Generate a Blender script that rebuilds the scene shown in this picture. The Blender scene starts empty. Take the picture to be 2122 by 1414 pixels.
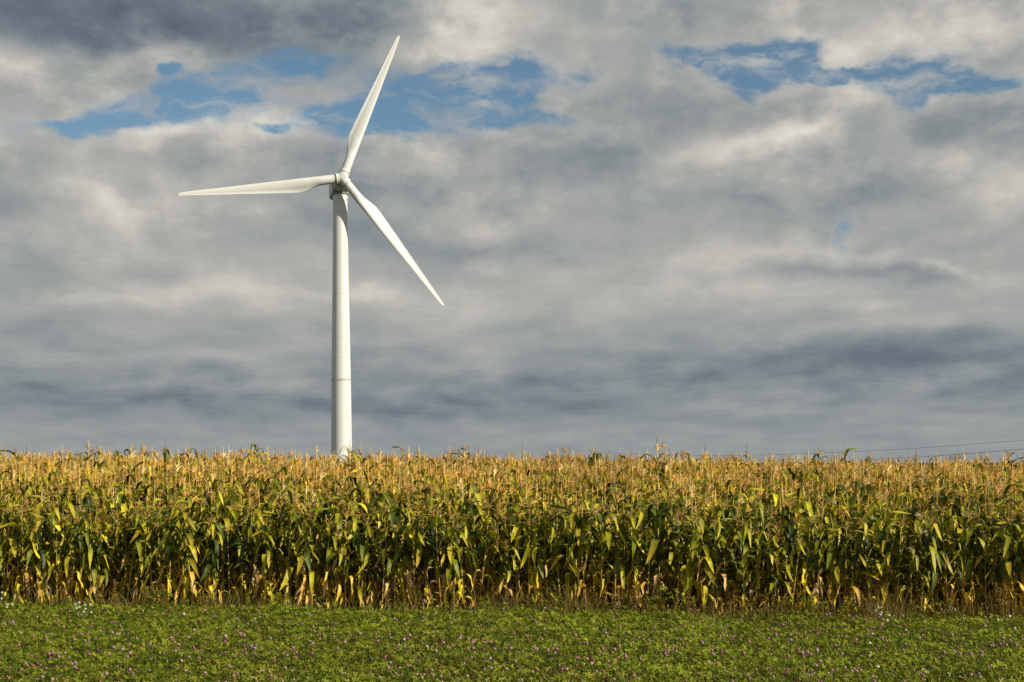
import bpy, math, random
import numpy as np
from mathutils import Matrix, Vector

SKY_ONLY = False
rng = np.random.default_rng(7)
random.seed(7)
S = bpy.context.scene
COL = S.collection
PI = math.pi
F = 2947.0          # focal length in photo pixels (50 mm on 36 mm, 2122 px)
EYE = 3.1           # eye height
HORIZON = 940.0     # photo row of the eye-level line
D_TURBINE = 274.0


# ------------------------------------------------------------------ helpers
def link(o, parent=None):
    COL.objects.link(o)
    if parent is not None:
        o.parent = parent
    return o


def empty(name, loc=(0, 0, 0), rot=(0, 0, 0)):
    o = bpy.data.objects.new(name, None)
    o.location = loc
    o.rotation_euler = rot
    o.empty_display_size = 0.1
    return link(o)


def tag(o, label=None, cat=None, group=None, kind=None):
    if label:
        o['label'] = label
    if cat:
        o['category'] = cat
    if group:
        o['group'] = group
    if kind:
        o['kind'] = kind
    return o


class Buf:
    """Collects quads with a colour per vertex; everything is numpy."""

    def __init__(self):
        self.v, self.f, self.c, self.n = [], [], [], 0

    def add(self, v, f, c):
        v = np.asarray(v, np.float32).reshape(-1, 3)
        f = np.asarray(f, np.int32).reshape(-1, 4)
        c = np.asarray(c, np.float32)
        if c.ndim == 1:
            c = np.tile(c, (len(v), 1))
        self.v.append(v)
        self.f.append(f + self.n)
        self.c.append(c)
        self.n += len(v)

    def arrays(self):
        if not self.v:
            return (np.zeros((0, 3), np.float32), np.zeros((0, 4), np.int32), np.zeros((0, 3), np.float32))
        return np.concatenate(self.v), np.concatenate(self.f), np.concatenate(self.c)


def mesh_from(name, arr, mat, smooth=True):
    v, f, c = arr
    me = bpy.data.meshes.new(name)
    me.vertices.add(len(v))
    me.vertices.foreach_set('co', np.ascontiguousarray(v, np.float32).ravel())
    me.loops.add(len(f) * 4)
    me.loops.foreach_set('vertex_index', np.ascontiguousarray(f, np.int32).ravel())
    me.polygons.add(len(f))
    me.polygons.foreach_set('loop_start', np.arange(0, len(f) * 4, 4, dtype=np.int32))
    try:
        me.polygons.foreach_set('loop_total', np.full(len(f), 4, np.int32))
    except Exception:
        pass
    if smooth:
        me.polygons.foreach_set('use_smooth', np.ones(len(f), bool))
    a = me.color_attributes.new('tint', 'FLOAT_COLOR', 'POINT')
    cc = np.ones((len(v), 4), np.float32)
    cc[:, :3] = c
    a.data.foreach_set('color', cc.ravel())
    me.materials.append(mat)
    me.update(calc_edges=True)
    me.validate()
    return me


def mesh_obj(name, arr, mat, parent=None, smooth=True):
    return link(bpy.data.objects.new(name, mesh_from(name, arr, mat, smooth)), parent)


def tube(buf, pts, radii, sides, col, cap=True):
    pts = np.asarray(pts, float)
    n = len(pts)
    radii = np.broadcast_to(np.asarray(radii, float), (n,))
    col = np.asarray(col, float)
    if col.ndim == 1:
        col = np.tile(col, (n, 1))
    tang = np.gradient(pts, axis=0)
    tang /= np.linalg.norm(tang, axis=1)[:, None] + 1e-9
    ref = np.array([0, 0, 1.0]) if abs(tang[:, 2]).mean() < 0.7 else np.array([1.0, 0, 0])
    a = np.cross(tang, ref)
    a /= np.linalg.norm(a, axis=1)[:, None] + 1e-9
    b = np.cross(tang, a)
    th = np.arange(sides) * 2 * PI / sides
    v = pts[:, None] + radii[:, None, None] * (np.cos(th)[None, :, None] * a[:, None] + np.sin(th)[None, :, None] * b[:, None])
    f = []
    for i in range(n - 1):
        for j in range(sides):
            k = (j + 1) % sides
            f.append((i * sides + j, i * sides + k, (i + 1) * sides + k, (i + 1) * sides + j))
    v = v.reshape(-1, 3)
    c = np.repeat(col, sides, axis=0)
    if cap and sides >= 4 and sides % 2 == 0:
        for base in (0, (n - 1) * sides):
            for j in range(1, sides // 2):
                f.append((base + j - 1, base + j, base + sides - 1 - j, base + sides - j))
    buf.add(v, f, c)


def rings(buf, ring_list, col, cap=False):
    """Loft closed rings (each m x 3) with quads."""
    m = len(ring_list[0])
    v = np.concatenate([np.asarray(r, float) for r in ring_list])
    f = []
    for i in range(len(ring_list) - 1):
        for j in range(m):
            k = (j + 1) % m
            f.append((i * m + j, i * m + k, (i + 1) * m + k, (i + 1) * m + j))
    if cap:
        for base in (0, (len(ring_list) - 1) * m):
            for j in range(1, m // 2):
                f.append((base + j - 1, base + j, base + m - 1 - j, base + m - j))
    buf.add(v, f, col)


def lathe(buf, profile, sides, col, frame=None):
    """profile: (radius, height) pairs turned round Z, then moved by frame (4x4)."""
    th = np.arange(sides) * 2 * PI / sides
    rl = []
    for r, h in profile:
        rl.append(np.stack([r * np.cos(th), r * np.sin(th), np.full(sides, h)], 1))
    if frame is not None:
        M = np.array(frame)
        rl = [p @ M[:3, :3].T + M[:3, 3] for p in rl]
    rings(buf, rl, col)


def smooth01(x):
    x = np.clip(x, 0, 1)
    return x * x * (3 - 2 * x)


def at(px, py, z=0.0):
    """Where the sight line through a photo pixel meets the height z (planning the layout only)."""
    d = (EYE - z) * F / (py - HORIZON)
    return (px - 1061.0) / F * d, d


def ground_z(x, y):
    x = np.asarray(x, float)
    y = np.asarray(y, float)
    rise = 0.33 * smooth01((y - 28.0) / 13.0) + 0.21 * smooth01((y - 38.0) / 26.0)
    fall = -4.8 * smooth01((y - 66.0) / 90.0) - 26.0 * smooth01((y - 170.0) / 1500.0)
    side = -np.where(x > 0, 0.0115, 0.003) * np.clip(x, -60, 60) * smooth01((y - 28.0) / 30.0)
    bumps = 0.03 * np.sin(x * 0.31 + 1.0) * np.sin(y * 0.23) * smooth01((y - 32) / 10.0)
    return rise + fall + side + bumps


def edge_y(x):
    """The front edge of the corn: a little nearer on the right."""
    x = np.asarray(x, float)
    return 27.1 - 0.140 * x + 0.10 * np.sin(x * 0.9) + 0.06 * np.sin(x * 2.3 + 1)


# ------------------------------------------------------------------ materials
def new_mat(name):
    m = bpy.data.materials.new(name)
    m.use_nodes = True
    nt = m.node_tree
    for n in list(nt.nodes):
        nt.nodes.remove(n)
    return m, nt


def plant_mat(name, rough=0.5, trans=0.25, spec=0.35, var=0.16, gain=1.0):
    m, nt = new_mat(name)
    N, L = nt.nodes, nt.links
    out = N.new('ShaderNodeOutputMaterial')
    at_ = N.new('ShaderNodeAttribute')
    at_.attribute_name = 'tint'
    oi = N.new('ShaderNodeObjectInfo')
    mr = N.new('ShaderNodeMapRange')
    mr.inputs['To Min'].default_value = (1 - var) * gain
    mr.inputs['To Max'].default_value = (1 + var) * gain
    L.new(oi.outputs['Random'], mr.inputs['Value'])
    geo = N.new('ShaderNodeNewGeometry')
    noi = N.new('ShaderNodeTexNoise')
    noi.inputs['Scale'].default_value = 9.0
    noi.inputs['Detail'].default_value = 3.0
    L.new(geo.outputs['Position'], noi.inputs['Vector'])
    mr2 = N.new('ShaderNodeMapRange')
    mr2.inputs['From Min'].default_value = 0.3
    mr2.inputs['From Max'].default_value = 0.7
    mr2.inputs['To Min'].default_value = 0.8
    mr2.inputs['To Max'].default_value = 1.2
    L.new(noi.outputs['Fac'], mr2.inputs['Value'])
    mul0 = N.new('ShaderNodeMath')
    mul0.operation = 'MULTIPLY'
    L.new(mr.outputs[0], mul0.inputs[0])
    L.new(mr2.outputs[0], mul0.inputs[1])
    mul = N.new('ShaderNodeVectorMath')
    mul.operation = 'SCALE'
    L.new(at_.outputs['Color'], mul.inputs[0])
    L.new(mul0.outputs[0], mul.inputs['Scale'])
    bs = N.new('ShaderNodeBsdfPrincipled')
    bs.inputs['Roughness'].default_value = rough
    bs.inputs['Specular IOR Level'].default_value = spec
    L.new(mul.outputs[0], bs.inputs['Base Color'])
    if trans > 0:
        tr = N.new('ShaderNodeBsdfTranslucent')
        L.new(mul.outputs[0], tr.inputs['Color'])
        mx = N.new('ShaderNodeMixShader')
        mx.inputs[0].default_value = trans
        L.new(bs.outputs[0], mx.inputs[1])
        L.new(tr.outputs[0], mx.inputs[2])
        L.new(mx.outputs[0], out.inputs['Surface'])
    else:
        L.new(bs.outputs[0], out.inputs['Surface'])
    return m


def paint_mat(name, base, rough=0.35, dirt=0.06, streak=True):
    """White weathered turbine paint: faint vertical streaks and blotches."""
    m, nt = new_mat(name)
    N, L = nt.nodes, nt.links
    out = N.new('ShaderNodeOutputMaterial')
    bs = N.new('ShaderNodeBsdfPrincipled')
    bs.inputs['Roughness'].default_value = rough
    tc = N.new('ShaderNodeTexCoord')
    mp = N.new('ShaderNodeMapping')
    mp.inputs['Scale'].default_value = (1.6, 1.6, 0.05) if streak else (0.7, 0.7, 0.7)
    L.new(tc.outputs['Object'], mp.inputs['Vector'])
    n1 = N.new('ShaderNodeTexNoise')
    n1.inputs['Scale'].default_value = 1.0
    n1.inputs['Detail'].default_value = 6.0
    n1.inputs['Roughness'].default_value = 0.6
    L.new(mp.outputs[0], n1.inputs['Vector'])
    cr = N.new('ShaderNodeValToRGB')
    cr.color_ramp.elements[0].position = 0.3
    cr.color_ramp.elements[0].color = (base[0] * (1 - 2 * dirt), base[1] * (1 - 2.2 * dirt), base[2] * (1 - 2.8 * dirt), 1)
    cr.color_ramp.elements[1].position = 0.65
    cr.color_ramp.elements[1].color = (*base, 1)
    L.new(n1.outputs['Fac'], cr.inputs[0])
    L.new(cr.outputs[0], bs.inputs['Base Color'])
    L.new(bs.outputs[0], out.inputs['Surface'])
    return m


def flat_mat(name, base, rough=0.6):
    m, nt = new_mat(name)
    N, L = nt.nodes, nt.links
    out = N.new('ShaderNodeOutputMaterial')
    bs = N.new('ShaderNodeBsdfPrincipled')
    bs.inputs['Roughness'].default_value = rough
    tc = N.new('ShaderNodeTexCoord')
    n1 = N.new('ShaderNodeTexNoise')
    n1.inputs['Scale'].default_value = 3.0
    L.new(tc.outputs['Object'], n1.inputs['Vector'])
    mx = N.new('ShaderNodeMix')
    mx.data_type = 'RGBA'
    mx.inputs['A'].default_value = (*[b * 0.85 for b in base], 1)
    mx.inputs['B'].default_value = (*[min(1, b * 1.1) for b in base], 1)
    L.new(n1.outputs['Fac'], mx.inputs['Factor'])
    L.new(mx.outputs['Result'], bs.inputs['Base Color'])
    L.new(bs.outputs[0], out.inputs['Surface'])
    return m


# ------------------------------------------------------------------ sun and sky
SUN_AZ = math.radians(62)      # to the right of the direction back towards the camera
SUN_EL = math.radians(27)
to_sun = Vector((math.sin(SUN_AZ) * math.cos(SUN_EL), -math.cos(SUN_AZ) * math.cos(SUN_EL), math.sin(SUN_EL)))
sun = bpy.data.lights.new('sun', 'SUN')
sun.energy = 5.0
sun.angle = math.radians(0.53)
sun.color = (1.0, 0.93, 0.78)
so = link(bpy.data.objects.new('sun', sun))
so.rotation_euler = to_sun.to_track_quat('Z', 'Y').to_euler()
so.location = to_sun * 60


def lin(r, g, b):
    def f(u):
        u /= 255.0
        return u / 12.92 if u <= 0.04045 else ((u + 0.055) / 1.055) ** 2.4
    return (f(r), f(g), f(b))


def build_sky():
    w = bpy.data.worlds.new('World')
    S.world = w
    w.use_nodes = True
    nt = w.node_tree
    N, L = nt.nodes, nt.links
    for n in list(N):
        N.remove(n)
    out = N.new('ShaderNodeOutputWorld')
    bg = N.new('ShaderNodeBackground')
    STR = 0.1
    bg.inputs['Strength'].default_value = STR
    L.new(bg.outputs[0], out.inputs['Surface'])

    def math_(op, a, b=None, c=None, clamp=False):
        n = N.new('ShaderNodeMath')
        n.operation = op
        n.use_clamp = clamp
        for i, s in enumerate((a, b, c)):
            if s is None:
                continue
            if isinstance(s, (int, float)):
                n.inputs[i].default_value = s
            else:
                L.new(s, n.inputs[i])
        return n.outputs[0]

    def comb(x, y, z=0.0):
        n = N.new('ShaderNodeCombineXYZ')
        for i, s in enumerate((x, y, z)):
            if isinstance(s, (int, float)):
                n.inputs[i].default_value = s
            else:
                L.new(s, n.inputs[i])
        return n.outputs[0]

    def noise(vec, scale, detail, rough, dist=0.0, lac=2.0, col=False):
        n = N.new('ShaderNodeTexNoise')
        n.noise_dimensions = '2D'
        n.inputs['Scale'].default_value = scale
        n.inputs['Detail'].default_value = detail
        n.inputs['Roughness'].default_value = rough
        n.inputs['Lacunarity'].default_value = lac
        n.inputs['Distortion'].default_value = dist
        L.new(vec, n.inputs['Vector'])
        return n.outputs['Color' if col else 'Fac']

    def vmath(op, a, b=None, scale=None):
        n = N.new('ShaderNodeVectorMath')
        n.operation = op
        for i, s in enumerate((a, b)):
            if s is None:
                continue
            if isinstance(s, tuple):
                n.inputs[i].default_value = s
            else:
                L.new(s, n.inputs[i])
        if scale is not None:
            n.inputs['Scale'].default_value = scale
        return n

    def maprange(v, a, b, c, d, smooth=False):
        n = N.new('ShaderNodeMapRange')
        n.interpolation_type = 'SMOOTHSTEP' if smooth else 'LINEAR'
        L.new(v, n.inputs['Value'])
        for k, val in zip(('From Min', 'From Max', 'To Min', 'To Max'), (a, b, c, d)):
            n.inputs[k].default_value = val
        return n.outputs[0]

    tc = N.new('ShaderNodeTexCoord')
    sep = N.new('ShaderNodeSeparateXYZ')
    L.new(tc.outputs['Generated'], sep.inputs[0])
    x, y, z = sep.outputs
    az = math_('ARCTAN2', x, y)                 # bearing
    el = math_('ARCSINE', z)                    # elevation
    AE = comb(az, el)
    # a flat cloud deck seen in perspective, plus a thicker layer with less foreshortening
    zc = math_('MAXIMUM', z, 0.0)
    inv = math_('DIVIDE', 1.0, math_('ADD', zc, 0.10))
    deck = comb(math_('MULTIPLY', x, inv), math_('MULTIPLY', y, math_('MULTIPLY', inv, 0.75)))
    lump = comb(math_('MULTIPLY', az, 3.1), math_('MULTIPLY', el, 4.5))

    # ragged edges: bearings/elevations shifted by turbulence
    wcol = noise(lump, 3.2, 6, 0.58, col=True)
    wv = vmath('SUBTRACT', wcol, (0.5, 0.5, 0.5)).outputs[0]
    wv = vmath('MULTIPLY', wv, (0.085, 0.05, 0.0)).outputs[0]
    AEw = vmath('ADD', AE, wv).outputs[0]

    def vop(op, *ins):
        n = N.new('ShaderNodeVectorMath')
        n.operation = op
        for i, s_ in enumerate(ins):
            if isinstance(s_, tuple):
                n.inputs[i].default_value = s_
            else:
                L.new(s_, n.inputs[i])
        return n.outputs['Value'] if op == 'DOT_PRODUCT' else n.outputs[0]

    def blobs(vec, items):
        """Sum of soft ellipses in bearing/elevation, three to a vector."""
        sp = N.new('ShaderNodeSeparateXYZ')
        L.new(vec, sp.inputs[0])
        X = comb(sp.outputs[0], sp.outputs[0], sp.outputs[0])
        Y = comb(sp.outputs[1], sp.outputs[1], sp.outputs[1])
        acc = None
        for i in range(0, len(items), 3):
            rows = []
            for (cx, cy, rx, ry, rot, amp) in items[i:i + 3]:
                a0 = math.atan((cx - 1061) / F)
                e0 = math.atan((HORIZON - cy) / F * math.cos(a0))
                c_, s_ = math.cos(math.radians(rot)), math.sin(math.radians(rot))
                rx, ry = rx / F, ry / F
                p = (c_ / rx, s_ / rx, -(c_ * a0 + s_ * e0) / rx)
                q = (-s_ / ry, c_ / ry, (s_ * a0 - c_ * e0) / ry)
                rows.append((p, q, amp))
            while len(rows) < 3:
                rows.append(((0, 0, 9), (0, 0, 9), 0.0))
            col = lambda k, m: tuple(r[k][m] for r in rows)
            Xk = X if acc is None else vop('MULTIPLY_ADD', acc, (1e-9, 1e-9, 1e-9), X)   # one group after the other
            P = vop('MULTIPLY_ADD', Xk, col(0, 0), col(0, 2))
            P = vop('MULTIPLY_ADD', Y, col(0, 1), P)
            Q = vop('MULTIPLY_ADD', Xk, col(1, 0), col(1, 2))
            Q = vop('MULTIPLY_ADD', Y, col(1, 1), Q)
            d = vop('MULTIPLY', P, P)
            d = vop('MULTIPLY_ADD', Q, Q, d)
            # fall-off 1 / (1 + d/4)^4, close to a bell
            e = vop('MULTIPLY_ADD', d, (0.25, 0.25, 0.25), (1, 1, 1))
            e = vop('MULTIPLY', e, e)
            e = vop('MULTIPLY', e, e)
            e = vop('DIVIDE', tuple(r[2] for r in rows), e)
            acc = e if acc is None else vop('ADD', acc, e)
        return vop('DOT_PRODUCT', acc, (1, 1, 1))

    # ---- brightness of the cloud deck, in display steps around the mean
    light = blobs(AEw, LIGHT)
    n_big = noise(lump, 1.9, 8, 0.55, 0.0)
    n_big2 = noise(vmath('ADD', lump, (0.03, 0.075, 0.0)).outputs[0], 1.9, 8, 0.55, 0.0)
    relief = math_('SUBTRACT', n_big, n_big2)     # lit from above
    n_deck = noise(deck, 2.2, 8, 0.57, 0.0)
    n_streak = noise(comb(math_('MULTIPLY_ADD', n_big, 0.5, math_('MULTIPLY', az, 2.2)), math_('MULTIPLY_ADD', n_big, 0.6, math_('MULTIPLY', el, 17.0))), 2.0, 6, 0.6)
    n_fine = noise(lump, 10.0, 7, 0.66)
    n_puff = math_('ABSOLUTE', math_('MULTIPLY_ADD', noise(lump, 3.8, 7, 0.58), 2.0, -1.0))
    n_layer = noise(deck, 4.5, 6, 0.55)
    # lumpy high up, layered low down
    hi = maprange(el, 0.07, 0.23, 0.0, 1.0, True)
    lo = math_('SUBTRACT', 1.0, hi)
    b = math_('MULTIPLY_ADD', math_('SUBTRACT', n_big, 0.5), math_('MULTIPLY_ADD', hi, 38.0, 20.0), light)
    b = math_('MULTIPLY_ADD', relief, math_('MULTIPLY_ADD', hi, 120.0, 10.0), b)
    b = math_('MULTIPLY_ADD', math_('SUBTRACT', n_deck, 0.5), math_('MULTIPLY_ADD', lo, 44.0, 14.0), b)
    b = math_('MULTIPLY_ADD', math_('SUBTRACT', n_fine, 0.5), math_('MULTIPLY_ADD', hi, 26.0, 5.0), b)
    # ---- breaks in the deck
    wcol2 = noise(lump, 6.5, 7, 0.6, col=True)
    wv2 = vmath('MULTIPLY', vmath('SUBTRACT', wcol2, (0.5, 0.5, 0.5)).outputs[0], (0.05, 0.028, 0.0)).outputs[0]
    AEg = vmath('ADD', AE, wv2).outputs[0]
    gap = math_('MULTIPLY', blobs(AEg, [(g[0], g[1], g[2] * 1.08, g[3] * 1.2, g[4], g[5]) for g in GAPS]), 2.1)
    n_g = noise(vmath('MULTIPLY', lump, (0.55, 1.0, 1.0)).outputs[0], 9.0, 7, 0.62)
    gap = math_('MULTIPLY_ADD', math_('SUBTRACT', n_g, 0.5), 1.3, gap)
    # the edges of the breaks are thin, lit cloud
    b = math_('MULTIPLY_ADD', maprange(gap, -0.1, 0.5, 0.0, 1.0, True), 11.0, b)
    # calm the very lowest strip
    calm = maprange(el, 0.004, 0.05, 0.3, 1.0, True)
    b = math_('MULTIPLY', b, calm)
    b = math_('MULTIPLY_ADD', math_('SUBTRACT', n_streak, 0.5), math_('MULTIPLY_ADD', hi, 6.0, 22.0), b)
    b = math_('MULTIPLY_ADD', math_('SUBTRACT', n_puff, 0.2), math_('MULTIPLY', hi, 34.0), b)
    b = math_('MULTIPLY_ADD', math_('SUBTRACT', n_layer, 0.5), math_('MULTIPLY_ADD', lo, 12.0, 4.0), b)
    # added darkening of the unseen sky overhead, to deepen shade in the corn
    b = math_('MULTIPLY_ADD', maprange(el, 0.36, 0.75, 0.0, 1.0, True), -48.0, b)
    # mean tone by elevation
    prof = N.new('ShaderNodeValToRGB')
    L.new(maprange(el, 0.0, 0.32, 0.0, 1.0), prof.inputs[0])
    PR = [(0.0, 149), (0.06, 151), (0.11, 139), (0.17, 143), (0.25, 157), (0.36, 170), (0.55, 167), (0.8, 166), (1.0, 168)]
    els = prof.color_ramp.elements
    while len(els) < len(PR):
        els.new(0.5)
    for e, (p, v) in zip(els, PR):
        e.position = p
        e.color = (v / 255, v / 255, v / 255, 1)
    base = math_('MULTIPLY', prof.outputs[0], 255.0)
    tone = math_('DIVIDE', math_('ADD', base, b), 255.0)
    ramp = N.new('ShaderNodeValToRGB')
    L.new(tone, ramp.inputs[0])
    CR = [(78, (72, 80, 93)), (100, (93, 103, 114)), (120, (112, 122, 132)), (140, (136, 144, 147)), (158, (157, 161, 160)),
          (175, (176, 175, 170)), (195, (199, 196, 187)), (220, (222, 217, 206)), (245, (240, 236, 226))]
    els = ramp.color_ramp.elements
    while len(els) < len(CR):
        els.new(0.5)
    for e, (p, c) in zip(els, CR):
        e.position = p / 255
        e.color = (*[v / STR / 12 for v in lin(*c)], 1)
    cl = vmath('SCALE', ramp.outputs[0], scale=12.0).outputs[0]

    # far off to the sides and behind the camera the deck breaks up as well
    away = maprange(math_('ABSOLUTE', az), 0.55, 1.1, 0.0, 0.45, True)
    over = maprange(el, 0.4, 0.8, 0.0, 0.1, True)
    gap = math_('ADD', gap, math_('MULTIPLY', math_('MAXIMUM', away, over), maprange(n_deck, 0.4, 0.6, 0.0, 1.2)))
    hole = maprange(gap, 0.12, 1.4, 0.0, 0.94, True)
    wisp = noise(vmath('MULTIPLY', AEw, (9.0, 30.0, 1.0)).outputs[0], 2.2, 6, 0.6)
    hole = math_('MULTIPLY', hole, maprange(wisp, 0.42, 0.72, 1.0, 0.38, True))
    # thin bright rim where the deck is thin
    sky = N.new('ShaderNodeTexSky')
    sky.sky_type = 'NISHITA'
    sky.sun_disc = False
    sky.sun_elevation = SUN_EL
    sky.sun_rotation = math.atan2(to_sun.x, to_sun.y)
    sky.altitude = 100
    sky.air_density = 1.0
    sky.dust_density = 0.6
    sky.ozone_density = 2.0
    skyc = vmath('MULTIPLY', sky.outputs[0], SKY_TINT).outputs[0]
    mx = N.new('ShaderNodeMix')
    mx.data_type = 'RGBA'
    mx.clamp_factor = True
    L.new(hole, mx.inputs['Factor'])
    L.new(cl, mx.inputs['A'])
    L.new(skyc, mx.inputs['B'])
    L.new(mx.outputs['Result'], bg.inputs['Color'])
    w.cycles.sampling_method = 'NONE'


# bearings of the lighter and darker masses of cloud, as photo pixel, radii, turn, strength
LIGHT = [
    (230, 20, 420, 85, -4, -42), (470, 70, 260, 60, 8, -18), (90, 70, 200, 45, 0, -14), (745, 30, 90, 60, 0, -24), (1000, 25, 70, 30, 0, -12),
    (130, 135, 120, 40, 0, 18), (280, 112, 60, 26, 0, 22), (960, 60, 170, 36, 8, 38), (860, 95, 80, 28, 20, 20),
    (1750, 60, 420, 80, 0, 16), (1270, 60, 90, 26, 0, 15), (1420, 20, 80, 30, 0, -14), (1180, 60, 60, 40, 0, -8),
    (365, 272, 110, 22, 8, 46), (640, 258, 60, 16, 20, 44), (985, 262, 90, 12, -6, 22), (1120, 268, 80, 14, 0, 16), (560, 285, 90, 20, 0, 14), (60, 272, 70, 12, 0, 14),
    (1150, 330, 330, 80, 0, -12), (610, 340, 200, 50, 0, -10), (70, 355, 110, 40, 0, -20), (40, 445, 60, 30, 0, -18),
    (235, 425, 50, 42, -20, 40), (175, 350, 50, 40, 0, 16), (440, 440, 90, 35, 0, 13), (150, 300, 90, 20, 0, 10),
    (1550, 300, 170, 28, 10, 52), (1700, 272, 60, 13, 20, 28), (1680, 235, 110, 25, 0, -12), (2010, 285, 190, 55, 8, -36),
    (1690, 322, 80, 14, 5, -16), (2060, 380, 130, 35, 5, 17), (880, 490, 240, 40, 0, -14), (1030, 520, 100, 24, 0, -20),
    (860, 470, 40, 18, 0, 20), (120, 550, 140, 40, 0, -17), (330, 570, 80, 22, 0, -14), (140, 605, 90, 14, 0, -10),
    (530, 605, 230, 32, -4, 18), (150, 625, 180, 22, 0, 12), (745, 612, 80, 20, 0, 28), (640, 590, 60, 20, 0, -8),
    (1640, 505, 90, 26, 0, 34), (1500, 525, 120, 50, 0, 10), (1825, 512, 55, 26, 0, 20), (1800, 500, 30, 16, 0, -16),
    (1760, 562, 150, 20, -4, -24), (1975, 590, 100, 18, -6, -18), (1975, 560, 70, 11, -12, 24), (1850, 628, 120, 14, 0, 16),
    (1930, 722, 280, 26, 3, -20), (2110, 785, 180, 26, 3, -18), (1560, 775, 240, 18, 2, -16), (1830, 760, 200, 30, 0, -12),
    (320, 850, 330, 20, 0, -18), (950, 852, 260, 18, 0, -22), (1150, 800, 200, 16, 0, -12), (400, 795, 250, 16, 0, 10),
    (100, 815, 180, 16, 0, -9), (1800, 815, 300, 10, 3, 10), (1150, 640, 200, 50, 0, 8), (420, 760, 100, 8, 0, -12),
    (740, 450, 30, 120, 0, -6), (1950, 680, 200, 30, 0, 4),
]
GAPS = [
    (150, 262, 80, 12, 0, 0.75), (280, 238, 120, 22, 10, 0.85), (430, 195, 100, 26, 22, 1.0), (520, 160, 70, 20, 25, 0.9),
    (645, 130, 70, 16, 0, 0.95), (368, 143, 22, 12, 0, 0.9), (560, 262, 50, 8, 0, 0.6), (700, 245, 80, 16, 0, 0.75),
    (800, 245, 70, 20, 0, 0.95), (880, 215, 110, 34, 0, 1.0), (1000, 165, 110, 24, 5, 1.1), (1075, 185, 40, 26, 0, 0.8),
    (930, 180, 90, 20, 0, 0.7), (1030, 245, 70, 14, 0, 0.95), (1130, 240, 50, 10, 0, 0.5), (990, 205, 30, 16, 0, -0.6), (950, 218, 40, 16, 0, -0.4),
    (1440, 118, 60, 12, -8, 0.7), (1530, 135, 60, 22, -10, 1.05), (1600, 145, 50, 20, 0, 0.9), (1665, 140, 40, 26, 0, 1.0),
    (1740, 158, 70, 9, 4, 0.8), (1900, 160, 60, 26, 0, 1.05), (1980, 172, 80, 18, -6, 0.95), (1870, 210, 26, 22, 0, 0.7), (2055, 178, 45, 12, -4, 0.7),
    (1550, 200, 16, 18, 0, 0.55), (1745, 492, 22, 30, 0, 0.85), (1230, 150, 40, 14, 0, 0.4),
]
SKY_TINT = (0.64, 0.82, 0.84)
build_sky()

# ------------------------------------------------------------------ camera and render settings
cd = bpy.data.cameras.new('camera')
cd.lens = 50.0
cd.sensor_width = 36.0
cd.shift_y = (HORIZON - 707.0) / 2122.0
cd.clip_start = 0.5
cd.clip_end = 20000
cam = link(bpy.data.objects.new('camera', cd))
cam.location = (0, 0, EYE)
cam.rotation_euler = (PI / 2, 0, 0)
S.camera = cam
S.view_settings.view_transform = 'Standard'
S.view_settings.look = 'None'
S.view_settings.exposure = 0.0
S.view_settings.gamma = 1.0
S.cycles.max_bounces = 6
S.cycles.diffuse_bounces = 3
S.cycles.glossy_bounces = 2
S.cycles.transmission_bounces = 3
S.cycles.use_denoising = False
#BODY
# ------------------------------------------------------------------ ground: one sheet to the horizon
def build_ground():
    ys = np.unique(np.concatenate([np.arange(-40, 14, 6.0), np.arange(14, 34, 0.5), np.arange(34, 180, 3.0), np.geomspace(180, 5200, 30)]))
    xs = np.unique(np.concatenate([-np.geomspace(45, 4200, 24), np.arange(-45, 45.1, 1.0), np.geomspace(45, 4200, 24)]))
    X, Y = np.meshgrid(xs, ys)
    Z = ground_z(X, Y)
    v = np.stack([X, Y, Z], -1).reshape(-1, 3)
    nx, ny = len(xs), len(ys)
    i = np.arange(nx * ny).reshape(ny, nx)
    f = np.stack([i[:-1, :-1], i[:-1, 1:], i[1:, 1:], i[1:, :-1]], -1).reshape(-1, 4)
    m, nt = new_mat('soil')
    N, L = nt.nodes, nt.links
    out = N.new('ShaderNodeOutputMaterial')
    bs = N.new('ShaderNodeBsdfPrincipled')
    bs.inputs['Roughness'].default_value = 0.95
    bs.inputs['Specular IOR Level'].default_value = 0.1
    geo = N.new('ShaderNodeNewGeometry')
    n1 = N.new('ShaderNodeTexNoise')
    n1.inputs['Scale'].default_value = 1.7
    n1.inputs['Detail'].default_value = 8
    L.new(geo.outputs['Position'], n1.inputs['Vector'])
    cr = N.new('ShaderNodeValToRGB')
    cr.color_ramp.elements[0].position = 0.35
    cr.color_ramp.elements[0].color = (0.030, 0.024, 0.014, 1)
    cr.color_ramp.elements[1].position = 0.7
    cr.color_ramp.elements[1].color = (0.050, 0.060, 0.020, 1)
    L.new(n1.outputs['Fac'], cr.inputs[0])
    L.new(cr.outputs[0], bs.inputs['Base Color'])
    L.new(bs.outputs[0], out.inputs['Surface'])
    o = mesh_obj('ground', (v, f, np.ones((len(v), 3))), m)
    tag(o, kind='structure')


build_ground()

# ------------------------------------------------------------------ wind turbine
WHITE = (0.78, 0.775, 0.72)
M_TOWER = paint_mat('tower_paint', WHITE, 0.38, 0.022)
M_BLADE = paint_mat('blade_paint', WHITE, 0.34, 0.03, streak=False)
M_NAC = paint_mat('nacelle_paint', (0.64, 0.635, 0.60), 0.45, 0.07, streak=False)
M_SEAM = flat_mat('seam_grey', (0.34, 0.33, 0.30))
M_WELD = flat_mat('weld_line', (0.66, 0.65, 0.60))
M_DARK = flat_mat('dark_gap', (0.05, 0.05, 0.05))


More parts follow.
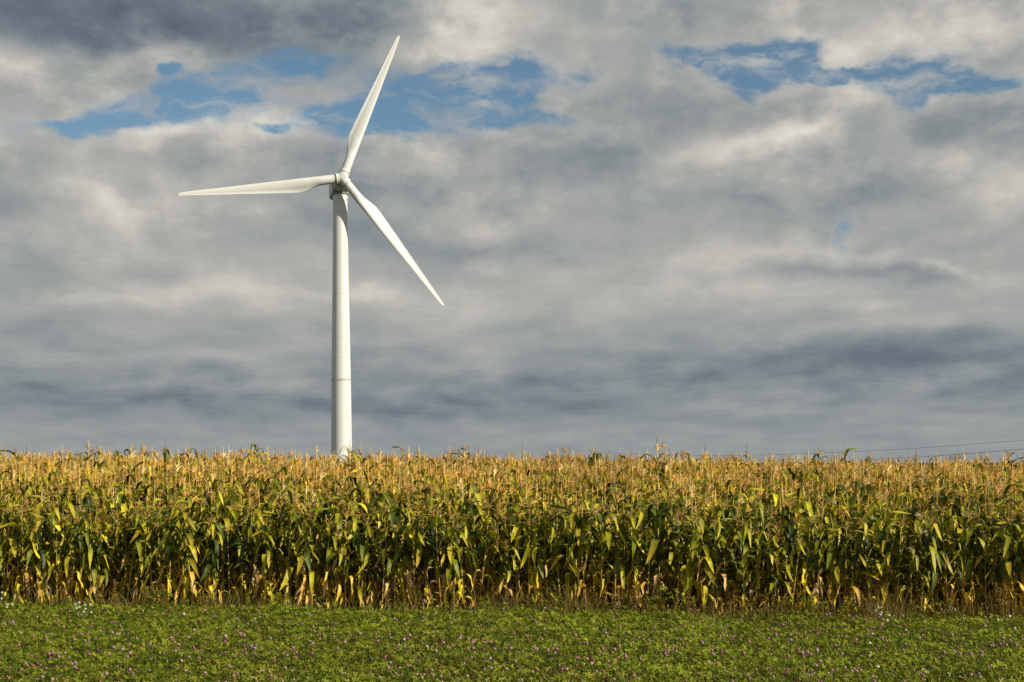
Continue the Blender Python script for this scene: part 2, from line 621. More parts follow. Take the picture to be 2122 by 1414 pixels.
def build_turbine():
    PSI, TAU = math.radians(14.0), math.radians(5.0)
    bx = (708.5 - 1061) / F * D_TURBINE
    base_z = float(ground_z(bx, D_TURBINE)) - 0.1
    hub_z = EYE + (940 - 369.5) / F * (D_TURBINE - 3.4)
    root = empty('wind_turbine', (bx, D_TURBINE, base_z))
    tag(root, 'tall white three-bladed wind turbine rising behind the corn field', 'wind turbine')
    top_x = (704.8 - 708.5) / F * D_TURBINE
    n = Vector((math.sin(PSI) * math.cos(TAU), -math.cos(PSI) * math.cos(TAU), math.sin(TAU)))
    e1 = Vector((math.cos(PSI), math.sin(PSI), 0))
    e2 = e1.cross(-n)
    if e2.z < 0:
        e2 = -e2
    OH = 3.5
    hub = Vector((top_x, 0, hub_z - base_z)) + n * OH - Vector((0, 0, math.sin(TAU) * OH))
    axis0 = hub - n * OH
    tower_top = hub.z - 2.28
    # tower
    prof = [(940, 21.5), (787, 20.0), (650, 17.9), (500, 15.6), (395, 14.7)]     # photo row, half width in photo pixels
    zs = [EYE + (940 - r) / F * D_TURBINE - base_z for r, _ in prof]
    rs = [w / F * D_TURBINE for _, w in prof]
    zs = [0.0] + zs[:-1] + [tower_top]
    rs = [rs[0] * 1.03] + rs

    def rad(z):
        return float(np.interp(z, zs, rs))

    def cx(z):
        return top_x * min(1.0, max(0.0, z / tower_top))
    b = Buf()
    th = np.arange(64) * 2 * PI / 64
    rl = []
    for z in np.linspace(0, tower_top, 40):
        rl.append(np.stack([cx(z) + rad(z) * np.cos(th), rad(z) * np.sin(th), np.full(64, z)], 1))
    rings(b, rl, (1, 1, 1), cap=True)
    tower = mesh_obj('tower', b.arrays(), M_TOWER, root)

    def seam(z, h, out, mat, name):
        s = Buf()
        r0 = rad(z)
        for_r = [(r0 - 0.05, -h / 2), (r0 + out, -h / 2), (r0 + out, h / 2), (r0 - 0.05, h / 2)]
        lathe(s, for_r, 64, (1, 1, 1), Matrix.Translation((cx(z), 0, z)))
        mesh_obj(name, s.arrays(), mat, tower, smooth=False)
    zs_at = lambda row: EYE + (940 - row) / F * D_TURBINE - base_z
    seam(zs_at(787), 0.17, 0.02, M_SEAM, 'flange_seam')
    seam(zs_at(787) - 0.22, 0.20, 0.035, M_TOWER, 'flange_lip')
    for row in (900, 866, 824, 742, 700, 655, 610, 566, 520, 478, 440):
        seam(zs_at(row), 0.05, 0.006, M_WELD, 'weld_seam')
    # small box and cable bracket near the top on the right-hand side
    for z, w, h in ((tower_top - 0.9, 0.16, 0.5), (tower_top - 2.1, 0.12, 0.3)):
        b = Buf()
        a = math.radians(-14)
        c = Vector((cx(z) + (rad(z) + w * 0.4) * math.cos(a), (rad(z) + w * 0.4) * math.sin(a), z))
        rings(b, [np.array([(c.x + sx * w, c.y + sy * w, c.z + sz * h / 2) for sx, sy in ((-1, -1), (1, -1), (1, 1), (-1, 1))]) for sz in (-1, 1)], (1, 1, 1), cap=True)
        mesh_obj('sensor_box', b.arrays(), M_NAC, tower, smooth=False)
    # frame of the machine head: X right, Y towards the rotor, Z up
    R = Matrix((e1, n, e2)).transposed().to_4x4()      # columns: x=e1, y=n, z=e2
    head = Matrix.Translation(axis0) @ R

    def sup(w, zlo, zhi, y, ex=5.0, m=32):
        t = np.arange(m) * 2 * PI / m + PI / m
        c, s = np.cos(t), np.sin(t)
        px = np.sign(c) * np.abs(c) ** (2 / ex) * w / 2
        pz = (zlo + zhi) / 2 + np.sign(s) * np.abs(s) ** (2 / ex) * (zhi - zlo) / 2
        p = np.stack([px, np.full(m, y), pz], 1)
        M = np.array(head)
        return p @ M[:3, :3].T + M[:3, 3]
    b = Buf()
    rings(b, [sup(1.6, -1.0, 0.8, 2.55), sup(2.3, -1.5, 1.15, 2.4), sup(2.7, -1.8, 1.35, 1.9), sup(3.1, -2.05, 1.45, 1.1), sup(3.2, -2.1, 1.5, 0.0), sup(3.2, -2.1, 1.5, -4.6),
              sup(3.1, -2.02, 1.45, -5.2), sup(2.8, -1.75, 1.3, -5.6), sup(2.2, -1.3, 1.0, -5.75)], (1, 1, 1), cap=True)
    nac = mesh_obj('nacelle', b.arrays(), M_NAC, root)
    b = Buf()
    rings(b, [sup(3.02, -2.0, 1.40, 1.22), sup(3.19, -2.10, 1.49, 1.22), sup(3.19, -2.10, 1.49, 1.12), sup(3.02, -2.0, 1.40, 1.12)], (1, 1, 1))
    mesh_obj('panel_joint', b.arrays(), M_DARK, nac, smooth=False)
    b = Buf()
    lathe(b, [(1.25, -0.25), (1.58, -0.25), (1.58, 0.12), (1.25, 0.12)], 48, (1, 1, 1), Matrix.Translation((cx(tower_top), 0, tower_top)))
    mesh_obj('yaw_ring', b.arrays(), M_SEAM, nac, smooth=False)
    # hub: a blunt casting with a collar for each blade
    hubM = Matrix.Translation(hub) @ R @ Matrix.Rotation(-PI / 2, 4, 'X')       # local Z along n
    b = Buf()
    lathe(b, [(0.02, -1.15), (0.95, -1.1), (1.08, -0.9), (1.14, -0.3), (1.12, 0.15), (1.02, 0.55), (0.80, 0.85), (0.52, 1.0), (0.48, 1.01)], 40, (1, 1, 1), hubM)
    T0 = math.radians(68.5)
    dirs = []
    for k in range(3):
        t = T0 + k * 2 * PI / 3
        bd = e1 * math.cos(t) + e2 * math.sin(t)
        le = e1 * math.sin(t) - e2 * math.cos(t)
        dirs.append((bd, le))
        Mk = Matrix((le, -n, bd)).transposed().to_4x4()
        Mk = Matrix.Translation(hub) @ Mk
        lathe(b, [(0.98, 0.3), (0.98, 0.9), (0.95, 1.15)], 36, (1, 1, 1), Mk)
    hubo = mesh_obj('hub', b.arrays(), M_BLADE, root)
    b = Buf()
    lathe(b, [(0.48, 0.98), (0.48, 1.05), (0.42, 1.07), (0.40, 1.04), (0.22, 1.09), (0.01, 1.11)], 32, (1, 1, 1), hubM)
    mesh_obj('nose_cap', b.arrays(), M_NAC, hubo)
    for bd, le in dirs:
        Mk = Matrix.Translation(hub) @ Matrix((le, -n, bd)).transposed().to_4x4()
        b = Buf()
        lathe(b, [(0.9, 1.13), (1.03, 1.13), (1.03, 1.30), (0.9, 1.30)], 36, (1, 1, 1), Mk)
        mesh_obj('blade_collar', b.arrays(), M_BLADE, hubo, smooth=False)
        b = Buf()
        lathe(b, [(0.80, 1.295), (0.915, 1.295), (0.915, 1.36), (0.80, 1.36)], 36, (1, 1, 1), Mk)
        mesh_obj('blade_gasket', b.arrays(), M_SEAM, hubo, smooth=False)
    # blades
    st = [(1.35, 1.72, 1.0, 1.0), (2.5, 1.72, 1.0, 1.0), (4.3, 1.74, 0.96, 0.97), (5.2, 1.88, 0.80, 0.75), (6.2, 2.18, 0.62, 0.45), (7.2, 2.46, 0.48, 0.2),
          (8.2, 2.62, 0.40, 0.05), (9.2, 2.58, 0.36, 0.0), (12.0, 2.32, 0.29, 0.0), (16.0, 1.94, 0.24, 0.0), (20.0, 1.55, 0.21, 0.0), (24.0, 1.18, 0.19, 0.0),
          (27.5, 0.86, 0.17, 0.0), (29.5, 0.66, 0.16, 0.0), (30.2, 0.54, 0.15, 0.0), (30.65, 0.36, 0.15, 0.0), (30.8, 0.12, 0.15, 0.0)]
    R_ = np.array([s[0] for s in st])
    fine = np.unique(np.concatenate([np.arange(1.35, 29.5, 0.45), [29.5, 29.9, 30.2, 30.45, 30.65, 30.75, 30.8]]))
    m = 40
    ang = np.arange(m) * 2 * PI / m
    t = 0.5 * (1 - np.cos(ang))
    sign = np.where(ang <= PI, 1.0, -1.0)
    rl = []
    for r in fine:
        c = np.interp(r, R_, [s[1] for s in st])
        tau = np.interp(r, R_, [s[2] for s in st])
        w = np.interp(r, R_, [s[3] for s in st])
        tau_a = min(tau, 0.5)
        yt = 5 * tau_a * (0.2969 * np.sqrt(t) - 0.126 * t - 0.3516 * t ** 2 + 0.2843 * t ** 3 - 0.1030 * t ** 4)
        cam_ = 0.035 * 4 * t * (1 - t) + np.where(sign < 0, 0.05 * np.clip((t - 0.55) / 0.3, 0, 1) * np.clip((1 - t) / 0.25, 0, 1), 0)
        ya = sign * yt + cam_
        yc = sign * np.sqrt(np.clip(t * (1 - t), 0, None)) * min(1.0, tau * 1.0)
        y = w * yc + (1 - w) * ya
        le_off = np.interp(r, [1.35, 30.8], [0.86, 0.30])
        if r > 29.5:
            le_off -= (np.interp(r, [29.5, 30.8], [0, 1]) ** 2) * 0.18
        X = le_off - t * c
        Y = y * c
        be = math.radians(np.interp(r, [1.35, 4.5, 8.2, 14, 22, 30.8], [16, 16, 14, 8, 4, 2]))
        X2 = X * math.cos(be) + Y * math.sin(be)
        Y2 = Y * math.cos(be) - X * math.sin(be)
        # slight pre-bend towards the wind
        Y2 = Y2 - 0.25 * (r / 30.8) ** 2
        rl.append(np.stack([X2, Y2, np.full(m, r)], 1))
    b = Buf()
    rings(b, rl, (1, 1, 1), cap=True)
    me = mesh_from('blade', b.arrays(), M_BLADE)
    for bd, le in dirs:
        o = link(bpy.data.objects.new('blade', me), root)
        o.matrix_local = Matrix.Translation(hub) @ Matrix((le, -n, bd)).transposed().to_4x4()


build_turbine()

# ------------------------------------------------------------------ power line beyond the crest
M_POLE = flat_mat('pole_wood', (0.10, 0.075, 0.05), 0.9)
M_WIRE = flat_mat('wire', (0.06, 0.06, 0.06), 0.6)


def px_point(px, py, d):
    return ((px - 1061) / F * d, d, EYE + (HORIZON - py) / F * d)


def build_line():
    spans = [
        ([(1150, 953, 175), (1196, 947.5, 172), (1244, 939.5, 170), (1315, 941, 164), (1394, 943.5, 158), (1490, 944.5, 151), (1590, 943.0, 144), (1703, 939.3, 137), (1873, 931.2, 128), (2122, 913.0, 117), (2500, 868, 102), (2900, 800, 90)],
         'upper thin dark overhead cable sagging above the corn on the right', 0.013),
        ([(1244, 958, 170), (1394, 962, 158), (1590, 961.5, 144), (1703, 957.5, 137), (1800, 953.0, 131.5), (1938, 945.5, 125), (2122, 931.0, 117), (2500, 889, 102), (2900, 824, 90)],
         'lower thicker dark overhead cable dipping behind the corn tassels on the right', 0.017),
        ([(1244, 975, 170), (1394, 984, 158), (1590, 985, 144), (1800, 980, 131.5), (2000, 971, 122), (2122, 963.5, 117), (2500, 925, 102), (2900, 865, 90)],
         'lowest overhead cable, barely clearing the tassels at the right edge', 0.012),
    ]
    for pts, label, r in spans:
        p = np.array([px_point(*q) for q in pts])
        d = np.r_[0, np.cumsum(np.linalg.norm(np.diff(p, axis=0), axis=1))]
        u = np.linspace(0, d[-1], 60)
        pp = np.stack([np.interp(u, d, p[:, k]) for k in range(3)], 1)
        for _ in range(3):
            pp[1:-1] = (pp[:-2] + 2 * pp[1:-1] + pp[2:]) / 4
        b = Buf()
        tube(b, pp, r, 6, (1, 1, 1))
        tag(mesh_obj('power_cable', b.arrays(), M_WIRE), label, 'cable', 'overhead cables')
    x, y, z = px_point(1244, 941, 170)
    gz = float(ground_z(x, y))
    root = empty('utility_pole', (x, y, gz - 0.2))
    tag(root, 'wooden cable pole almost hidden behind the corn, under the kink in the upper cable', 'utility pole')
    h = z - gz + 0.2
    b = Buf()
    tube(b, [(0, 0, 0), (0, 0, h * 0.5), (0, 0, h)], [0.15, 0.13, 0.11], 10, (1, 1, 1))
    mesh_obj('pole', b.arrays(), M_POLE, root)
    b = Buf()
    tube(b, [(-0.7, 0.12, h - 1.05), (0.7, 0.12, h - 1.05)], [0.06, 0.06], 8, (1, 1, 1))
    mesh_obj('crossarm', b.arrays(), M_POLE, root)
    for dx, dz in ((0, 0.08), (0.02, -0.95), (0.02, -1.95)):
        b = Buf()
        lathe(b, [(0.01, -0.1), (0.05, -0.1), (0.06, 0.0), (0.03, 0.04), (0.055, 0.08), (0.01, 0.1)], 10, (1, 1, 1), Matrix.Translation((dx, -0.14 if dz < 0 else 0, h + dz)))
        mesh_obj('insulator', b.arrays(), M_WIRE, root)


build_line()

# ------------------------------------------------------------------ corn
M_CORN = plant_mat('corn_leaf', 0.46, 0.14, 0.22, 0.14, 1.4)
M_STALK = plant_mat('corn_stalk', 0.5, 0.0, 0.35, 0.12, 1.2)
M_TASSEL = plant_mat('corn_tassel', 0.7, 0.18, 0.2, 0.16, 1.2)

G_DARK = np.array((0.020, 0.034, 0.003))
G_MID = np.array((0.110, 0.128, 0.006))
G_LITE = np.array((0.38, 0.32, 0.013))
YEL = np.array((0.54, 0.39, 0.025))
GOLD = np.array((0.56, 0.34, 0.040))
TAN = np.array((0.50, 0.33, 0.13))
BROWN = np.array((0.17, 0.085, 0.028))
STRAW = np.array((0.58, 0.37, 0.085))
PALE = np.array((0.68, 0.52, 0.22))
RUST = np.array((0.34, 0.19, 0.06))


def strap_leaf(buf, r, base, phi, L, W, a0, a1, bend, twist, c_base, c_tip, segs=9, fold=0.22, wave=0.12, drift=0.0, crumple=0.0):
    s = np.linspace(0, 1, segs + 1)
    a = a0 + (a1 - a0) * smooth01((s - bend[0]) / (bend[1] - bend[0]))
    if crumple > 0:
        a = a + r.normal(0, crumple, segs + 1) * np.minimum(1, s * 3)
    ds = L / segs
    am = (a[1:] + a[:-1]) / 2
    rr = np.r_[0, np.cumsum(np.sin(am) * ds)]
    zz = np.r_[0, np.cumsum(np.cos(am) * ds)]
    ph = phi + drift * s ** 1.5
    out = np.stack([np.cos(ph), np.sin(ph), np.zeros_like(s)], 1)
    c = np.asarray(base) + out * rr[:, None]
    c[:, 2] += zz
    T = out * np.sin(a)[:, None]
    T[:, 2] = np.cos(a)
    side0 = np.stack([-np.sin(ph), np.cos(ph), np.zeros_like(s)], 1)
    nrm0 = np.cross(T, side0)
    tw = twist * s ** 1.3
    side = side0 * np.cos(tw)[:, None] + nrm0 * np.sin(tw)[:, None]
    nrm = -side0 * np.sin(tw)[:, None] + nrm0 * np.cos(tw)[:, None]
    w = W * np.minimum(1.0, 0.45 + 2.4 * s) * np.clip(1 - s ** 4.0, 0.03, 1) ** 0.9
    if crumple > 0:
        w = w * (0.7 + 0.6 * r.random(segs + 1))
    k, p0 = r.uniform(9, 17), r.uniform(0, 6)
    wl = wave * w * np.sin(k * s + p0)
    wr = wave * w * np.sin(k * s + p0 + r.uniform(1.5, 4.5))
    lo = c - side * (w / 2)[:, None] + nrm * (fold * w / 2 + wl)[:, None]
    hi = c + side * (w / 2)[:, None] + nrm * (fold * w / 2 + wr)[:, None]
    v = np.stack([lo, c, hi], 1).reshape(-1, 3)
    f = []
    for i in range(segs):
        q = 3 * i
        f += [(q, q + 1, q + 4, q + 3), (q + 1, q + 2, q + 5, q + 4)]
    mixc = (smooth01((s - 0.25) / 0.75) * 0.9)[:, None]
    cc = np.asarray(c_base) * (1 - mixc) + np.asarray(c_tip) * mixc
    cc = cc * r.uniform(0.88, 1.12, (segs + 1, 1))
    col = np.stack([cc, cc * 1.22, cc * 0.95], 1).reshape(-1, 3)
    buf.add(v, f, col)


def fold_at(r):
    """Where along its length a leaf folds over: some snap sharply, some arch."""
    if r.random() < 0.42:
        b = r.uniform(0.22, 0.42)
        return ((b, b + r.uniform(0.12, 0.25)),)
    return ((0.10, r.uniform(0.5, 0.85)),)


def tassel(buf, r, top, n_br, length, prism=True, segs=4, droop=1.0, c=STRAW, lod_=0):
    def branch(base, phi, L, a0, a1, rad, col, sg):
        s = np.linspace(0, 1, sg + 1)
        a = a0 + (a1 - a0) * smooth01((s - 0.05) / 0.9)
        am = (a[1:] + a[:-1]) / 2
        rr = np.r_[0, np.cumsum(np.sin(am) * L / sg)]
        zz = np.r_[0, np.cumsum(np.cos(am) * L / sg)]
        p = np.stack([base[0] + np.cos(phi) * rr, base[1] + np.sin(phi) * rr, base[2] + zz], 1)
        radii = rad * np.array([0.7] + [1.0 + 0.25 * ((i % 2) * 2 - 1) for i in range(1, sg)] + [0.35])
        if prism:
            tube(buf, p, radii, 3, col, cap=False)
        else:
            sd = np.array([-np.sin(phi + 0.6), np.cos(phi + 0.6), 0.25])
            v = np.stack([p - sd * radii[:, None], p + sd * radii[:, None]], 1).reshape(-1, 3)
            f = [(2 * i, 2 * i + 1, 2 * i + 3, 2 * i + 2) for i in range(sg)]
            buf.add(v, f, col)
    x, y, z = top
    lean = r.uniform(0, 0.25)
    branch((x, y, z), r.uniform(0, 2 * PI), length * 1.5, lean * 0.2, lean + (r.random() < 0.25) * 0.9, 0.0062, (c * 0.6 + RUST * 0.4) * r.uniform(0.8, 1.1), segs + 1)
    for i in range(n_br):
        phi = i * 2.4 + r.uniform(-0.5, 0.5)
        h = z - 0.02 + 0.14 * (i / n_br) ** 1.2
        cc = c * r.uniform(0.72, 1.2)
        if r.random() < 0.15:
            cc = RUST * r.uniform(0.9, 1.4)
        branch((x, y, h), phi, length * r.uniform(0.7, 1.05) * (1 - 0.25 * i / n_br), r.uniform(0.2, 0.6), r.uniform(1.2, 2.4) * droop, 0.0050 if lod_ < 2 else 0.0068, cc, segs)


def corn_parts(r, lod=0, height=1.93, tassel_kind=None):
    """lod 0: whole plant in parts; lod 1: whole plant, cheaper; lod 2: only what stands above its neighbours."""
    P = {k: Buf() for k in ('stalk', 'green_leaves', 'withered_leaves', 'tassel', 'ear')}
    lean = r.normal(0, 0.035, 2)
    sway = r.normal(0, 0.012, 2)

    def ax(z):
        z = np.asarray(z, float)
        return np.stack([lean[0] * z + sway[0] * np.sin(z * 2.2), lean[1] * z + sway[1] * np.cos(z * 1.9) - sway[1], z], -1)
    z0 = 0.0 if lod < 2 else 0.6
    zz = np.linspace(z0, height + 0.02, 8 if lod == 0 else 4)
    rad = np.interp(zz, [0, 1.2, height], [0.0145, 0.0125, 0.0075])
    t = (zz / height)[:, None]
    low = np.array((0.26, 0.11, 0.035)) if r.random() < 0.4 else np.array((0.34, 0.23, 0.05))
    col = low * (1 - t) + np.array((0.50, 0.41, 0.055)) * t
    tube(P['stalk'], ax(zz), rad, 6 if lod == 0 else 3, col, cap=False)
    nl = 14 if lod == 1 else 16
    big = 1.22 if lod == 1 else 1.12
    psi = r.uniform(0, 2 * PI)
    dry_line = r.uniform(0.45, 1.0)
    for i in range(nl):
        z = 0.14 + (height - 0.22) * (i / (nl - 1)) ** 0.92
        if lod == 0 and z < 0.45 and r.random() < 0.35:
            continue
        if lod == 1 and z < 0.85 and r.random() < 0.88:
            continue
        if lod == 2 and (z < 0.95 or r.random() < 0.42):
            continue
        phi = psi + (i % 2) * PI + r.normal(0, 0.45)
        u = z / height
        base = ax(z)
        dry = z < dry_line * r.uniform(0.75, 1.25) or r.random() < 0.04
        sg = {0: 10, 1: 7, 2: 4}[lod]
        if dry:
            kind = r.random()
            c0, c1 = [(YEL, GOLD), (GOLD, TAN), (TAN, BROWN), (G_LITE * 1.4, YEL)][int(r.choice(4, p=[0.3, 0.27, 0.2, 0.23]))]
            strap_leaf(P['withered_leaves'], r, base, phi, r.uniform(0.45, 0.80), r.uniform(0.045, 0.092), r.uniform(0.4, 0.9), r.uniform(2.7, 3.2), (0.05, r.uniform(0.3, 0.55)),
                       r.normal(0, 1.1), c0 * r.uniform(0.75, 1.1), c1 * r.uniform(0.75, 1.1), sg, 0.35, 0.22, r.normal(0, 0.5), 0.28 if kind < 0.6 else 0.1)
        else:
            g = r.random()
            g = g ** 1.6
            c0 = G_DARK * (1 - g) + G_MID * g if r.random() < 0.66 else G_MID * (1 - g) + G_LITE * g
            yl = r.random()
            c1 = c0 * 1.15 if yl < 0.45 else (G_LITE if yl < 0.8 else YEL * 0.8)
            L = np.interp(u, [0.2, 0.55, 0.8, 1.0], [0.72, 0.86, 0.75, 0.58]) * r.uniform(0.85, 1.12)
            W = np.interp(u, [0.2, 0.6, 0.85, 1.0], [0.100, 0.112, 0.092, 0.062]) * big * r.uniform(0.85, 1.12)
            a0 = np.interp(u, [0.3, 1.0], [0.55, 0.38]) * r.uniform(0.75, 1.25)
            a1 = r.uniform(2.5, 3.1) if r.random() < 0.86 else r.uniform(1.3, 2.0)
            strap_leaf(P['green_leaves'], r, base, phi, L, W, a0, a1, *fold_at(r), r.normal(0, 0.6), c0, c1, sg, 0.25, 0.10, r.normal(0, 0.35))
    tc = STRAW * r.uniform(0.85, 1.1)
    q = r.random() if tassel_kind is None else {'pale': 0.1, 'rust': 0.3, 'straw': 0.9}[tassel_kind]
    if q < 0.2:
        tc = PALE * r.uniform(0.85, 1.05)
    elif q < 0.42:
        tc = STRAW * 0.5 + RUST * 0.6
    tassel(P['tassel'], r, ax(height), {0: int(r.integers(8, 15)), 1: int(r.integers(9, 15)), 2: 18}[lod], r.uniform(0.19, 0.28), lod < 1, {0: 5, 1: 4, 2: 3}[lod], r.uniform(0.75, 1.15), tc, lod)
    if lod == 0 and r.random() < 0.6:
        ze = r.uniform(0.8, 1.1)
        phi = psi + PI / 2 + r.normal(0, 0.5)
        til = r.uniform(0.35, 1.0)
        d = np.array((math.cos(phi) * math.sin(til), math.sin(phi) * math.sin(til), math.cos(til)))
        s = np.linspace(0, 1, 7)
        pts = ax(ze) + d * (s * 0.22)[:, None]
        radii = 0.030 * np.array([0.35, 0.8, 1.0, 1.0, 0.8, 0.5, 0.2])
        cc = np.linspace(0, 1, 7)[:, None] * BROWN + (1 - np.linspace(0, 1, 7)[:, None]) * (np.array((0.33, 0.30, 0.06)) if r.random() < 0.5 else TAN)
        tube(P['ear'], pts, radii, 8, cc, cap=True)
    return {k: b.arrays() for k, b in P.items() if b.n}


def join(parts):
    b = Buf()
    for v, f, c in parts.values():
        b.add(v, f, c)
    return b.arrays()


def scatter(arr, pos, rot, sc, tint):
    """Copies of one array at many places, as one array."""
    v, f, c = arr
    n = len(pos)
    co, si = np.cos(rot)[:, None], np.sin(rot)[:, None]
    x = (v[None, :, 0] * co - v[None, :, 1] * si) * sc[:, None] + pos[:, 0:1]
    y = (v[None, :, 0] * si + v[None, :, 1] * co) * sc[:, None] + pos[:, 1:2]
    z = v[None, :, 2] * sc[:, None] + pos[:, 2:3]
    V = np.stack([x, y, z], -1).reshape(-1, 3).astype(np.float32)
    Fq = (f[None] + (np.arange(n) * len(v))[:, None, None]).reshape(-1, 4).astype(np.int32)
    Cq = (c[None] * tint[:, None, :]).reshape(-1, 3).astype(np.float32)
    return V, Fq, Cq


def merge(list_):
    b = Buf()
    for a in list_:
        b.add(*a)
    return b.arrays()


def value_noise(x, y, cell, seed):
    rr = np.random.default_rng(seed)
    g = rr.random((128, 128))
    u, v = x / cell + 50.3, y / cell + 50.7
    i, j = np.floor(u).astype(int), np.floor(v).astype(int)
    fu, fv = smooth01(u - i), smooth01(v - j)
    G = lambda a, b: g[a % 128, b % 128]
    return (G(i, j) * (1 - fu) + G(i + 1, j) * fu) * (1 - fv) + (G(i, j + 1) * (1 - fu) + G(i + 1, j + 1) * fu) * fv


ROW, STEP = 0.72, 0.235
PART_MAT = {'stalk': M_STALK, 'green_leaves': M_CORN, 'withered_leaves': M_CORN, 'tassel': M_TASSEL, 'ear': M_STALK}
ONES = ['zeroth', 'first', 'second', 'third', 'fourth', 'fifth', 'sixth', 'seventh', 'eighth', 'ninth', 'tenth', 'eleventh', 'twelfth', 'thirteenth',
        'fourteenth', 'fifteenth', 'sixteenth', 'seventeenth', 'eighteenth', 'nineteenth']
TENS = {20: 'twentieth', 30: 'thirtieth', 40: 'fortieth', 50: 'fiftieth', 60: 'sixtieth', 70: 'seventieth', 80: 'eightieth', 90: 'ninetieth'}
TENW = {20: 'twenty', 30: 'thirty', 40: 'forty', 50: 'fifty', 60: 'sixty', 70: 'seventy', 80: 'eighty', 90: 'ninety'}


def ordinal(n):
    if n < 20:
        return ONES[n]
    t = n // 10 * 10
    return TENS[t] if n % 10 == 0 else TENW[t] + '-' + ONES[n % 10]


TASSEL_KIND = ('straw', 'pale', 'straw', 'rust', 'straw', 'straw')


def build_corn():
    r = np.random.default_rng(21)
    variants = [corn_parts(np.random.default_rng(100 + i), 0, r.uniform(1.84, 2.0), TASSEL_KIND[i % 6]) for i in range(24)]
    meshes = [{k: mesh_from(k, a, PART_MAT[k]) for k, a in v.items()} for v in variants]
    mid = [join(corn_parts(np.random.default_rng(300 + i), 1, r.uniform(1.84, 2.0))) for i in range(14)]
    top = [join(corn_parts(np.random.default_rng(500 + i), 2, r.uniform(1.84, 2.02))) for i in range(16)]
    protos = []
    for k, mset in enumerate(meshes):
        protos.append(None)

    def plant(vi, x, y, rz, sc, label, group):
        if protos[vi] is None:
            root = empty('corn_plant')
            for k, me in meshes[vi].items():
                link(bpy.data.objects.new(k, me), root)
            protos[vi] = root
            kids = None
        else:
            src = protos[vi]
            root = src.copy()
            link(root)
            for ch in src.children:
                c = ch.copy()
                link(c, root)
        root.location = (x, y, float(ground_z(x, y)) - 0.02)
        root.rotation_euler = (r.normal(0, 0.035), r.normal(0, 0.035), rz)
        root.scale = (sc, sc, sc)
        tag(root, label, 'corn plant', group)
        return root

    stuff_mid, stuff_top = [], []
    # rows run along the edge; row numbers grow away from the camera
    k = 0
    while True:
        y_mid = 27.1 + 0.22 + ROW * k
        if y_mid > 74:
            break
        step = STEP if k < 14 else STEP * (1.0 + 0.012 * (k - 14))
        half = 0.375 * (y_mid + 5) + 4.5
        xs = np.arange(-half, half, step)
        xs = xs + r.normal(0, step * 0.16, len(xs))
        ys = edge_y(xs) + 0.22 + ROW * k + r.normal(0, 0.05, len(xs))
        inside = np.abs(xs) < 0.3600 * ys + 0.12
        sc = r.normal(np.interp(k, [0, 3, 8], [0.88, 1.0, 1.02]), 0.085 if k < 9 else 0.10, len(xs))
        rz = r.uniform(0, 2 * PI, len(xs))
        if k < 3:
            tower_x = -0.1195 * ys
            left = np.where(inside & (xs < tower_x))[0][::-1]
            right = np.where(inside & (xs >= tower_x))[0]
            rowname = ('front row', 'second row', 'third row')[k]
            for side, idx in (('left', left), ('right', right)):
                for n_, i in enumerate(idx):
                    vi = int(r.integers(len(variants)))
                    names = variants[vi]
                    dry = len(names['withered_leaves'][0]) / 33 if 'withered_leaves' in names else 0
                    look = 'mostly green' if dry < 3.5 else ('dry-footed' if dry < 5.5 else 'heavily withered')
                    lab = f'{look} corn plant, {ordinal(n_ + 1)} to the {side} of the tower in the {rowname}'
                    plant(vi, xs[i], ys[i], rz[i], sc[i], lab, 'corn plants in the three front rows')
            keep = ~inside
        else:
            keep = np.ones(len(xs), bool)
        tall = r.random(len(xs)) < 0.06
        sc = sc + tall * r.uniform(0.05, 0.14, len(xs)) * (k > 8)
        keep &= r.random(len(xs)) > 0.05
        idx = np.where(keep)[0]
        lib = mid if k < 9 else top
        which = r.integers(0, len(lib), len(idx))
        tint = r.uniform(0.75, 1.2, (len(xs), 1)) * (0.85 + 0.3 * value_noise(xs, ys, 3.0, 77))[:, None] * np.stack([r.uniform(0.95, 1.08, len(xs)), np.ones(len(xs)), r.uniform(0.85, 1.1, len(xs))], 1)
        for w in range(len(lib)):
            j = idx[which == w]
            if len(j):
                pos = np.stack([xs[j], ys[j], ground_z(xs[j], ys[j]) - 0.02], 1)
                (stuff_mid if k < 9 else stuff_top).append(scatter(lib[w], pos, rz[j], sc[j], tint[j]))
        k += 1
    o = mesh_obj('corn_crop', merge(stuff_mid + stuff_top), M_CORN)
    tag(o, 'dense ripe corn crop behind the front rows, its straw tassels reaching the skyline', 'corn crop', kind='stuff')

    # the plants whose tassels stand clear against the sky
    sky = [(48, 927, 'rust', 'breaking the skyline near the left edge'), (245, 931, 'straw', 'between the left edge and the left blade tip'),
           (350, 917, 'straw', 'just left of the left blade tip, below it'), (389, 922, 'pale', 'straight below the left blade tip'),
           (530, 917, 'straw', 'halfway between left blade tip and tower'), (712, 914, 'pale', 'in front of the white tower base'),
           (736, 930, 'rust', 'touching the right side of the tower base'), (838, 925, 'rust', 'first clear of the tower on its right'),
           (965, 920, 'straw', 'below the tip of the lower right blade'), (1217, 921, 'pale', 'at the left end of the upper cable'),
           (1422, 924, 'straw', 'under the sag of the upper cable'), (1693, 923, 'pale', 'crossing the upper cable'),
           (1751, 929, 'rust', 'standing between the two visible cables'), (2104, 930, 'straw', 'crossing the lower cable at the right edge')]
